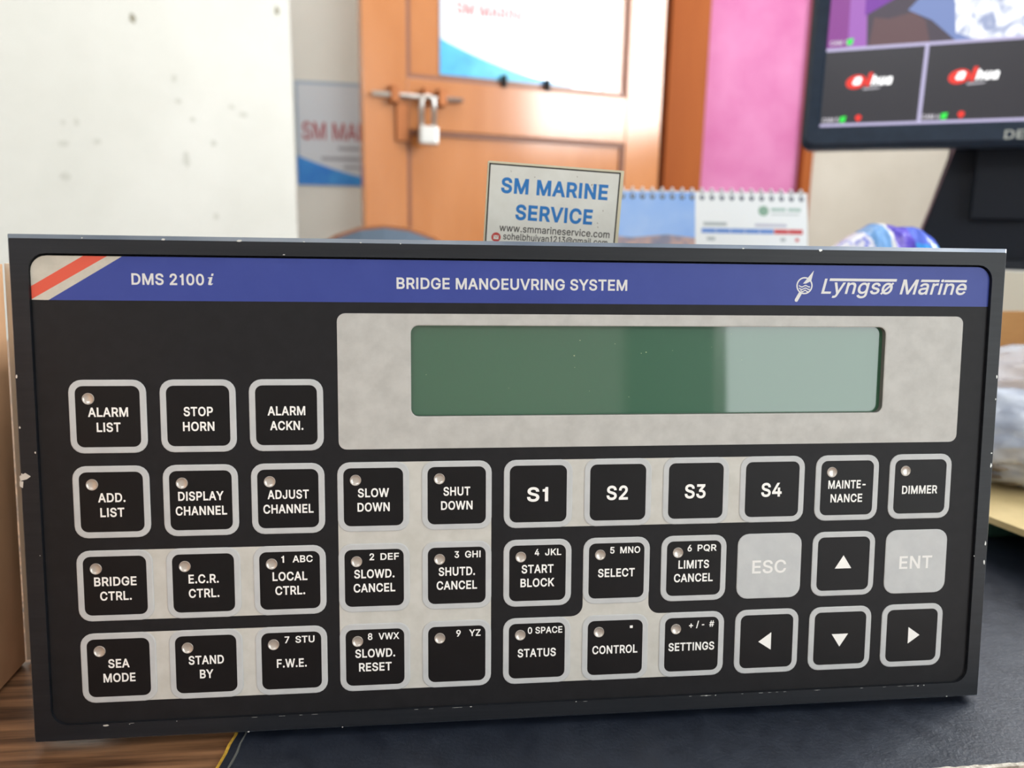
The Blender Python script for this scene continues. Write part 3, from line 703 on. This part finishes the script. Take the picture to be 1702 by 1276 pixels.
loft(bm, [(oL(0.012), 0.01), (oL(0), 0.03), (oL(0), 0.054), (oL(0.005), 0.060), (iL(0.002), 0.0585), (iL(0), 0.0555)], 0, True, False)
bm.transform(UP); new_obj('screen_housing', bm, M_mb, mon)
bm = bmesh.new(); loft(bm, [(iL(0.0005), 0.040), (iL(0.0005), 0.0555)], 0, True, True); bm.transform(UP)
scr = new_obj('screen', bm, mat('dark_screen', (22, 22, 26), 0.3, emit=(54, 54, 62), estr=0.55), mon)
M_sep = glow('lavender_divider', (176, 170, 202)); M_swhite = glow('screen_white', (255, 255, 255), 1.3); M_sred = glow('screen_red', (226, 50, 40)); M_sgrn = glow('screen_green', (40, 220, 70)); M_sgry = glow('screen_grey', (158, 156, 162)); M_scap = glow('caption_grey', (196, 192, 200))
cw, chh = 0.08375, 0.0676
bm = bmesh.new(); zz = 0.0559
def q(bm, x0, x1, z0, z1, mi, zz): flat(bm, uz([(x0, z0), (x1, z0), (x1, z1), (x0, z1)]), zz, mi)
for k in (1, 2, 3): q(bm, sx0 + cw * k - .0015, sx0 + cw * k + .0015, sz0, sz0 + chh, 0, zz)
q(bm, sx0 + cw * 3 - .0015, sx0 + cw * 3 + .0015, sz0 + chh, sz1, 0, zz + .0001)
for k in (1, 2, 3): q(bm, sx0 if k == 1 else sx0 + cw * 3, sx1, sz0 + chh * k - .0014, sz0 + chh * k + .0014, 0, zz + .0002)
q(bm, sx0, sx1, sz0 - .0005, sz0 + .002, 0, zz + .0003)
bm.transform(UP); new_obj('divider_lines', bm, M_sep, scr)
cells = [(sx0 + cw * k, sz0) for k in range(4)] + [(sx0 + cw * 3, sz0 + chh * j) for j in (1, 2, 3)]
for n_, (cx, cz) in enumerate(cells):
    bm = bmesh.new(); lx, lz = cx + 0.0385, cz + 0.0395
    e = [(lx - 0.0105 + 0.0085 * math.cos(R(a)) + 0.2 * 0.006 * math.sin(R(a)), lz - 0.001 + 0.0062 * math.sin(R(a))) for a in range(0, 360, 15)]
    flat(bm, uz(e), zz, 1)
    bm2 = uz([(lx, lz)])[0]
    text(bm, 'a', bm2[0] - 0.0095, bm2[1] + 0.0007, 0.0075, 0.0085, zz + .0002, 0.05, shear=0.25, mi=0)
    flat(bm, uz([(lx - .0026, lz - .0054), (lx + .0008, lz - .0054), (lx + .0036, lz + .0066), (lx + .0002, lz + .0066)]), zz + .0002, 1)
    text(bm, 'hua', bm2[0] + 0.0110, bm2[1] - .0002, 0.0178, 0.0088, zz + .0003, 0.05, shear=0.25, mi=0)
    flat(bm, uz([(lx - .004, lz - .0085), (lx + .009, lz - .0078), (lx + .011, lz - .0062), (lx - .004, lz - .0066)]), zz + .0001, 2)
    bm.transform(UP); new_obj('screen_logo', bm, [M_swhite, M_sred, M_sgry], scr)
    bm = bmesh.new(); ex = 0.004 if n_ else 0
    px, pz = uz([(cx + 0.002, cz + 0.0055)])[0]
    text(bm, 'CAM %d' % (n_ + 5 if n_ < 4 else 8 - n_), px, pz, 0.0140, 0.0040, zz + .0006, 0.035, align='l', mi=0)
    flat(bm, uz([(cx + .017, cz + .003), (cx + .0215, cz + .003), (cx + .0225, cz + .0085), (cx + .0175, cz + .008)]), zz + .0006, 1)
    rcx, rcz = uz([(cx + .033, cz + .0068)])[0]
    flat(bm, [(rcx + .0028 * math.cos(R(a)), rcz + .0026 * math.sin(R(a)) - (.0015 if a == 270 else 0)) for a in range(0, 360, 30)], zz + .0006, 2)
    bm.transform(UP); new_obj('camera_caption', bm, [M_scap, M_sgrn, M_sred], scr)
# the live picture in the large tile
bm = bmesh.new()
px0, pz0, px1, pz1 = sx0, sz0 + chh + .0014, sx0 + cw * 3 - .0015, sz1
mats_pic = [glow('picture_dark', (66, 58, 70)), glow('picture_purple', (128, 58, 134)), glow('picture_lilac', (150, 92, 172)), glow('picture_violet', (112, 50, 150)), glow('picture_brown', (92, 68, 72)), None, glow('picture_blue', (110, 128, 176)), glow('picture_red', (226, 40, 96))]
m = bpy.data.materials.new('picture_white_crumple'); m.use_nodes = True; nt = m.node_tree; b = nt.nodes['Principled BSDF']
tc = nt.nodes.new('ShaderNodeTexCoord'); nz = nt.nodes.new('ShaderNodeTexNoise'); nz.inputs['Scale'].default_value = 45; nz.inputs['Detail'].default_value = 6; nz.inputs['Distortion'].default_value = 1.5
cr = nt.nodes.new('ShaderNodeValToRGB'); cr.color_ramp.elements[0].position = .38; cr.color_ramp.elements[0].color = lin((150, 160, 190)); cr.color_ramp.elements[1].position = .55; cr.color_ramp.elements[1].color = lin((250, 252, 255))
nt.links.new(tc.outputs['Object'], nz.inputs['Vector']); nt.links.new(nz.outputs['Fac'], cr.inputs[0]); nt.links.new(cr.outputs[0], b.inputs['Emission Color']); b.inputs['Emission Strength'].default_value = 1.0; b.inputs['Base Color'].default_value = (0, 0, 0, 1)
mats_pic[5] = m
q(bm, px0, px1, pz0, pz1, 0, zz)
def pic(pts, mi, dz): flat(bm, uz([(px0 + x, pz0 + z) for x, z in pts]), zz + dz, mi)
pic([(0, 0), (.032, 0), (.020, .045), (.022, .12), (0, .12)], 1, .0001)
pic([(.018, 0), (.034, 0), (.030, .05), (.026, .12), (.014, .12)], 2, .00015)
pic([(.030, .026), (.075, .05), (.09, .12), (.026, .12)], 3, .0002)
pic([(.036, 0), (.085, 0), (.080, .018), (.070, .026), (.05, .022), (.038, .024)], 4, .00012)
pic([(.065, .028), (.085, .018), (.105, .0), (.125, 0), (.12, .05), (.10, .07), (.085, .05)], 6, .0003)
pic([(.105, .006), (.12, 0), (.235, 0), (.235, .13), (.10, .13), (.095, .05), (.102, .03)], 5, .0004)
pic([(.078, .048), (.084, .046), (.088, .052), (.083, .058), (.077, .055)], 7, .0005)
bm.transform(UP); new_obj('live_picture', bm, mats_pic, scr)
bm = bmesh.new(); px, pz = uz([(px0 + 0.0025, pz0 + 0.0045)])[0]
text(bm, 'CAM 1', px, pz, 0.0140, 0.0040, zz + .0008, 0.035, align='l', mi=0)
flat(bm, uz([(px0 + .017, pz0 + .002), (px0 + .0215, pz0 + .002), (px0 + .0225, pz0 + .0075), (px0 + .0175, pz0 + .007)]), zz + .0008, 1)
bm.transform(UP); new_obj('camera_caption', bm, [M_scap, M_sgrn], scr)
bm = bmesh.new(); px, pz = uz([(0.1672, 0.2305)])[0]
text(bm, 'DELL', px, pz, 0.030, 0.0076, 0.0602, 0.02, align='l'); bm.transform(UP); new_obj('brand_lettering', bm, mat('grey_badge', (186, 192, 188), 0.4), mon)
# stand: sloping body, neck cover and foot
bm = bmesh.new()
f_ = [(-0.075, 0.0075), (0.075, 0.0075), (0.047, 0.110), (0.040, 0.22), (-0.040, 0.22), (-0.047, 0.110)]
prism(bm, f_, -0.09, 0.0); bm.transform(UP); bmesh.ops.bevel(bm, geom=bm.edges[:], offset=.002, segments=2, affect='EDGES'); new_obj('stand_body', bm, M_stand, mon)
bm = bmesh.new(); box(bm, -0.030, 0.030, -0.012, -0.0003, 0.046, 0.20, bev=.0015); new_obj('neck_cover', bm, M_stand, mon)
bm = bmesh.new(); loft(bm, [(rr(-.092, .092, -.008, .16, .02, 5), 0.0), (rr(-.090, .090, -.006, .158, .019, 5), 0.0085)], 0, True, True); new_obj('foot', bm, M_stand, mon)
tag(mon, 'black monitor showing security camera tiles, on a white box', 'monitor')

wb = empty('white_box', (0, 0, DZ)); wb.matrix_world = MM @ Matrix.Translation((0.20, 0.035, DZ))
bm = bmesh.new(); box(bm, -0.20, 0.20, 0.0, 0.24, 0.0, 0.1128 - DZ, bev=0.002); new_obj('carton', bm, mat('white_carton', (250, 250, 248), 0.6), wb)
bm = bmesh.new(); box(bm, -0.03, 0.03, -0.0006, 0.0, 0.02, 0.112 - DZ, bev=0); new_obj('sealing_tape', bm, mat('clear_tape', (226, 222, 206), 0.25), wb)
tag(wb, 'white box on the desk under the monitor foot', 'box')

# ------------------------------------------------------------------ desk calendar
cal = empty('desk_calendar'); cal.matrix_world = frame((0.2917, 0.4535, DZ), 96)
def cz(z): return z - DZ
M_sheet = mat('calendar_paper', (242, 247, 250), 0.55)
bm = bmesh.new()                                      # easel: two boards meeting at the binding
prism(bm, [(0.0, 0.0), (0.002, 0.0), (0.052, cz(.1735)), (0.050, cz(.1735))], -0.215, 0.0)
prism(bm, [(0.102, 0.0), (0.104, 0.0), (0.054, cz(.1735)), (0.052, cz(.1735))], -0.215, 0.0)
prism(bm, [(0.0021, 0.001), (0.1019, 0.001), (0.1019, 0.0025), (0.0021, 0.0025)], -0.215, 0.0)
MC = Matrix(((0, 0, 1, 0), (1, 0, 0, -0.052), (0, 1, 0, 0), (0, 0, 0, 1)))
bm.transform(MC); new_obj('easel_board', bm, mat('calendar_board', (214, 214, 210), 0.7), cal)
tilt = Matrix.Translation((0, -0.052, 0)) @ Matrix.Rotation(-math.atan2(0.05, cz(.1735)), 4, 'X') @ UP
hh = cz(0.1755) * 1.047
bm = bmesh.new(); prism(bm, [(-0.215, 0.002), (0.0, 0.002), (0.0, hh), (-0.215, hh)], 0.0004, 0.0012); bm.transform(tilt); sh = new_obj('month_sheet', bm, M_sheet, cal)
M_sky = mat('sky_print', (136, 180, 246), 0.5, rgb2=(176, 206, 250), nscale=12); M_town = mat('town_print', (132, 136, 160), 0.5, rgb2=(196, 164, 158), nscale=90, lo=.4, hi=.6)
bm = bmesh.new()
flat(bm, [(-0.213, hh - .056), (-0.096, hh - .056), (-0.096, hh - .001), (-0.213, hh - .001)], 0.00125, 0); flat(bm, [(-0.213, 0.05), (-0.096, 0.05), (-0.096, hh - .0405), (-0.12, hh - .038), (-0.15, hh - .041), (-0.18, hh - .0385), (-0.213, hh - .040)], 0.0013, 1)
bm.transform(tilt); tag(new_obj('photo', bm, [M_sky, M_town], cal), 'photo of a town under a blue sky')
bm = bmesh.new()
def cr_(x0, x1, z, h, mi): flat(bm, [(x0, z), (x1, z), (x1, z + h), (x0, z + h)], 0.0013, mi)
zb_ = hh - 0.036
for k in range(5): cr_(-0.0905 + k * .0124, -0.0905 + (k + 1) * .0124 - .0004, zb_, .0042, 0)
for k in range(2): cr_(-0.0285 + k * .0124, -0.0285 + (k + 1) * .0124 - .0004, zb_, .0042, 1)
cr_(-0.089, -0.069, zb_ + .0065, .003, 2); cr_(-0.045, -0.018, zb_ + .0062, .0025, 3)
cr_(-0.086, -0.079, zb_ - .0062, .0028, 2); cr_(-0.023, -0.019, zb_ - .0062, .0028, 2); cr_(-0.0105, -0.0075, zb_ - .0062, .0028, 1)
flat(bm, [(-0.0375 + .0044 * math.cos(R(a)), hh - .016 + .0044 * math.sin(R(a))) for a in range(0, 360, 20)], 0.0013, 4)
cr_(-0.031, -0.0185, hh - .016, .0026, 5); cr_(-0.0165, -0.0055, hh - .016, .0026, 5); cr_(-0.031, -0.007, hh - .0195, .0014, 6)
bm.transform(tilt)
new_obj('month_grid', bm, [mat('header_blue', (104, 146, 216), 0.5), mat('header_red', (206, 74, 80), 0.5), mat('pale_grey_print', (176, 186, 190), 0.5), mat('pale_violet_print', (196, 198, 216), 0.5), mat('green_print', (140, 178, 158), 0.5), mat('pale_green_print', (168, 198, 190), 0.5), mat('faint_print', (205, 215, 217), 0.5)], cal)
bm = bmesh.new(); n_ = 25
top = tilt @ Vector((0, hh, 0))
for k in range(n_):
    x = -0.005 - k * 0.0085
    pts = [(x + 0.0003 * math.sin(R(a)), top.y + 0.0015 + 0.0052 * math.cos(R(a)), top.z - 0.0022 + 0.0052 * math.sin(R(a))) for a in range(-170, 175, 20)]
    tube(bm, pts, 0.0008, 6)
for k in range(n_):                                    # punched holes behind the wires
    x = -0.005 - k * 0.0085
    f0 = [(x + .0021 * math.cos(R(a)), hh - .0052 + .0023 * math.sin(R(a)), 0.0014) for a in range(0, 360, 30)]
    f = bm.faces.new([bm.verts.new(tilt @ Vector(p)) for p in f0]); f.material_index = 1
new_obj('spiral_binding', bm, [mat('white_wire', (214, 220, 228), 0.35, 0.3), mat('punched_hole', (84, 96, 116), 0.8)], cal)
tag(cal, 'spiral-bound desk calendar with a sky photo, standing behind the panel', 'calendar')

# ------------------------------------------------------------------ lumpy things
def blob(name, c, rad, m, parent, seed, amp=0.25, freq=2.2, flatz=None, sub=4, ridged=False):
    bm = bmesh.new(); bmesh.ops.create_icosphere(bm, subdivisions=sub, radius=1.0)
    for v in bm.verts:
        p = v.co.copy(); n = noise.fractal(p * freq + Vector((seed, seed * 1.7, 3)), 0.8, 2.1, 4)
        if ridged: n = 0.5 - abs(n) * 1.6
        k = 1 + amp * n
        v.co = Vector((p.x * rad[0] * k, p.y * rad[1] * k, p.z * rad[2] * k))
        if flatz is not None and v.co.z < flatz: v.co.z = flatz
    for v in bm.verts: v.co += Vector(c)
    return new_obj(name, bm, m, parent, True)

M_film = mat('clear_plastic_film', (236, 240, 246), 0.2, alpha=0.38, spec=0.8, rgb2=(214, 222, 236), nscale=40)
# cardboard tray with a bag in it, on a green bundle
tray = empty('cardboard_tray', (0.222, 0.10, 0.018))
M_cb = mat('brown_cardboard', (168, 124, 74), 0.8, rgb2=(156, 112, 66), nscale=30, stretch=(1, 1, 6)); M_cbl = mat('pale_cardboard', (222, 200, 150), 0.8, rgb2=(206, 184, 134), nscale=40)
def skew(bm):
    for v in bm.verts: v.co.x += -v.co.y * 0.26 if v.co.y < 0.02 else -0.0052
bm = bmesh.new(); box(bm, 0.0, 0.30, -0.07, 0.15, 0.0, 0.003); bmesh.ops.subdivide_edges(bm, edges=bm.edges[:], cuts=12, use_grid_fill=True); skew(bm); new_obj('tray_floor', bm, M_cbl, tray)
bm = bmesh.new(); box(bm, 0.0, 0.30, 0.150, 0.154, 0.0, 0.0805); new_obj('back_wall', bm, M_cb, tray)
bm = bmesh.new(); box(bm, 0.0, 0.30, 0.1455, 0.1495, 0.0035, 0.0545); new_obj('inner_flap', bm, M_cb, tray)
bm = bmesh.new(); box(bm, 0.296, 0.30, -0.06, 0.1455, 0.0035, 0.0805); new_obj('end_wall', bm, M_cb, tray)
tag(tray, 'open cardboard tray right of the panel, holding a clear plastic bag', 'tray')
pb = empty('plastic_bag', (0.287, 0.165, 0.0212)); pb.scale = (1, 1, 0.86)
blob('contents', (0.0, 0.006, 0.025), (0.054, 0.042, 0.024), mat('grey_blue_parts', (120, 132, 160), 0.5, rgb2=(186, 196, 214), nscale=70, ndetail=6, lo=.4, hi=.6), pb, 3.1, 0.22, 2.0, flatz=-0.0235)
blob('brown_contents', (-0.010, -0.025, 0.013), (0.038, 0.020, 0.011), mat('brown_parts', (96, 84, 74), 0.6, rgb2=(150, 138, 122), nscale=60), pb, 5.2, 0.3, 2.6, flatz=-0.0105)
blob('film', (0.004, 0.0, 0.036), (0.068, 0.062, 0.040), M_film, pb, 8.7, 0.22, 1.3, flatz=-0.0355, sub=5, ridged=True)
tag(pb, 'clear plastic bag of grey and brown parts, lying in the cardboard tray', 'bag')
gb = empty('green_bundle', (0.30, 0.16, DZ + 0.0016))
M_green = mat('dark_green_cloth', (30, 66, 54), 0.85, rgb2=(40, 82, 68), nscale=120, bump=0.2, bscale=500)
bm = bmesh.new(); box(bm, -0.060, 0.17, -0.035, 0.085, 0.0, 0.0186, bev=0.005, seg=3); new_obj('folded_cloth', bm, M_green, gb, True)
blob('loose_fold', (-0.028, -0.062, 0.0085), (0.014, 0.026, 0.0088), M_green, gb, 2.2, 0.12, 1.5, flatz=-0.0085)
tag(gb, 'dark green folded cloth on the mat under the cardboard tray', 'cloth')

# blue packet
bp = empty('blue_packet', (0.277, 0.302, DZ + 0.0016))
bm = bmesh.new(); NU, NV = 110, 60
prof = [(-0.046, .122), (-0.040, .131), (-0.034, .138), (-0.022, .146), (-0.010, .153), (-0.004, .153), (0.006, .151), (0.020, .151), (0.029, .146), (0.037, .137), (0.044, .122)]
def toph(x):
    for (a, za), (b, zb2) in zip(prof, prof[1:]):
        if a <= x <= b: return za + (zb2 - za) * (x - a) / (b - a)
    return .115
grid = []
for i in range(NU + 1):
    x = -0.046 + 0.090 * i / NU; H_ = toph(x); row = []
    for j in range(NV):
        t = 2 * math.pi * j / NV
        pf = 0.024 * (abs(math.cos(t)) ** 0.8) * (1 if math.cos(t) > 0 else -1)
        z = H_ / 2 + H_ / 2 * (abs(math.sin(t)) ** 0.7) * (1 if math.sin(t) > 0 else -1)
        endk = 1 - (abs(2 * i / NU - 1)) ** 6 * 0.8
        nn = noise.fractal(Vector((x * 60, pf * 40, z * 40)), 0.8, 2.1, 3)
        row.append(bm.verts.new((x + nn * .001, pf * endk + nn * 0.004, max(0, z - abs(nn) * .002))))
    grid.append(row)
for i in range(NU):
    for j in range(NV):
        f = bm.faces.new((grid[i][j], grid[i + 1][j], grid[i + 1][(j + 1) % NV], grid[i][(j + 1) % NV])); f.smooth = True
        c = f.calc_center_median(); u = c.x + 0.3 * (c.z - .14) + 0.004 * noise.noise(Vector((c.x * 50, c.z * 50, 1)))
        k = 0 if u < -0.016 else 1 if u < -0.004 else 2 if u < -0.001 else 3 if u < 0.014 else 4 if c.z < .139 else 5
        f.material_index = k
bm.faces.new(grid[0]); bm.faces.new(grid[-1][::-1])
new_obj('wrapper', bm, [mat('packet_white_blue', (226, 228, 244), 0.3, rgb2=(96, 110, 220), nscale=220, lo=.5, hi=.62), mat('packet_light_blue', (112, 164, 224), 0.25), mat('packet_white', (220, 222, 226), 0.3), mat('packet_violet', (88, 70, 200), 0.25, rgb2=(150, 136, 226), nscale=90, lo=.5, hi=.68), mat('packet_cyan', (50, 150, 238), 0.25), mat('packet_blue', (76, 104, 222), 0.25)], bp)
tag(bp, 'crumpled blue and violet plastic packet standing behind the panel', 'packet')

# ------------------------------------------------------------------ chair behind the desk
ch = empty('office_chair', (-0.096, 1.02, FZ))
def cz2(z): return z - FZ
def arch(a, b, z1, z0, n=18):
    pts = [(-a, z0), (a, z0)]
    for k in range(n + 1):
        t = math.pi * k / n
        pts.append((a * math.cos(t), z1 - b + b * math.sin(t)))
    return [p for i, p in enumerate(pts) if i == 0 or (abs(p[0] - pts[i - 1][0]) + abs(p[1] - pts[i - 1][1])) > 1e-5]
bm = bmesh.new(); loft(bm, [(arch(.215, .272, cz2(.1415), cz2(-.22)), -0.035), (arch(.215, .272, cz2(.1415), cz2(-.22)), 0.0)], 0, True, True); bm.transform(UP); new_obj('back_shell', bm, mat('chair_brown_rim', (170, 104, 58), 0.5), ch)
bm = bmesh.new(); loft(bm, [(arch(.210, .267, cz2(.1370), cz2(-.215)), 0.0005), (arch(.210, .267, cz2(.1370), cz2(-.215)), 0.010), (arch(.19, .25, cz2(.118), cz2(-.195)), 0.022)], 0, False, True); bm.transform(UP); new_obj('back_pad', bm, mat('chair_slate_fabric', (84, 100, 118), 0.8), ch)
bm = bmesh.new(); loft(bm, [(rr(-.22, .22, 0.04, .48, .06, 5), cz2(-.33)), (rr(-.22, .22, 0.04, .48, .06, 5), cz2(-.26))], 0, True, True); new_obj('seat', bm, mat('chair_slate_seat', (84, 100, 118), 0.8), ch)
bm = bmesh.new(); box(bm, -.03, .03, .036, .056, cz2(-.35), cz2(-.1)); box(bm, -.03, .03, .036, .2, cz2(-.355), cz2(-.335)); new_obj('back_bracket', bm, M_stand, ch)
bm = bmesh.new(); tube(bm, [(0, .26, .05), (0, .26, cz2(-.33))], .025, 14); new_obj('gas_column', bm, M_stand, ch, True)
for k in range(5):
    a = R(72 * k + 18); bm = bmesh.new(); tube(bm, [(0, .26, .07), (.26 * math.cos(a), .26 + .26 * math.sin(a), .045)], .016, 8); lg = new_obj('leg', bm, M_stand, ch, True)
    bm = bmesh.new(); bmesh.ops.create_icosphere(bm, subdivisions=2, radius=.024); bm.transform(Matrix.Translation((.26 * math.cos(a), .26 + .26 * math.sin(a), .024))); new_obj('castor', bm, M_stand, lg, True)
tag(ch, 'chair with rounded slate backrest and brown rim, in front of the wooden door', 'chair')
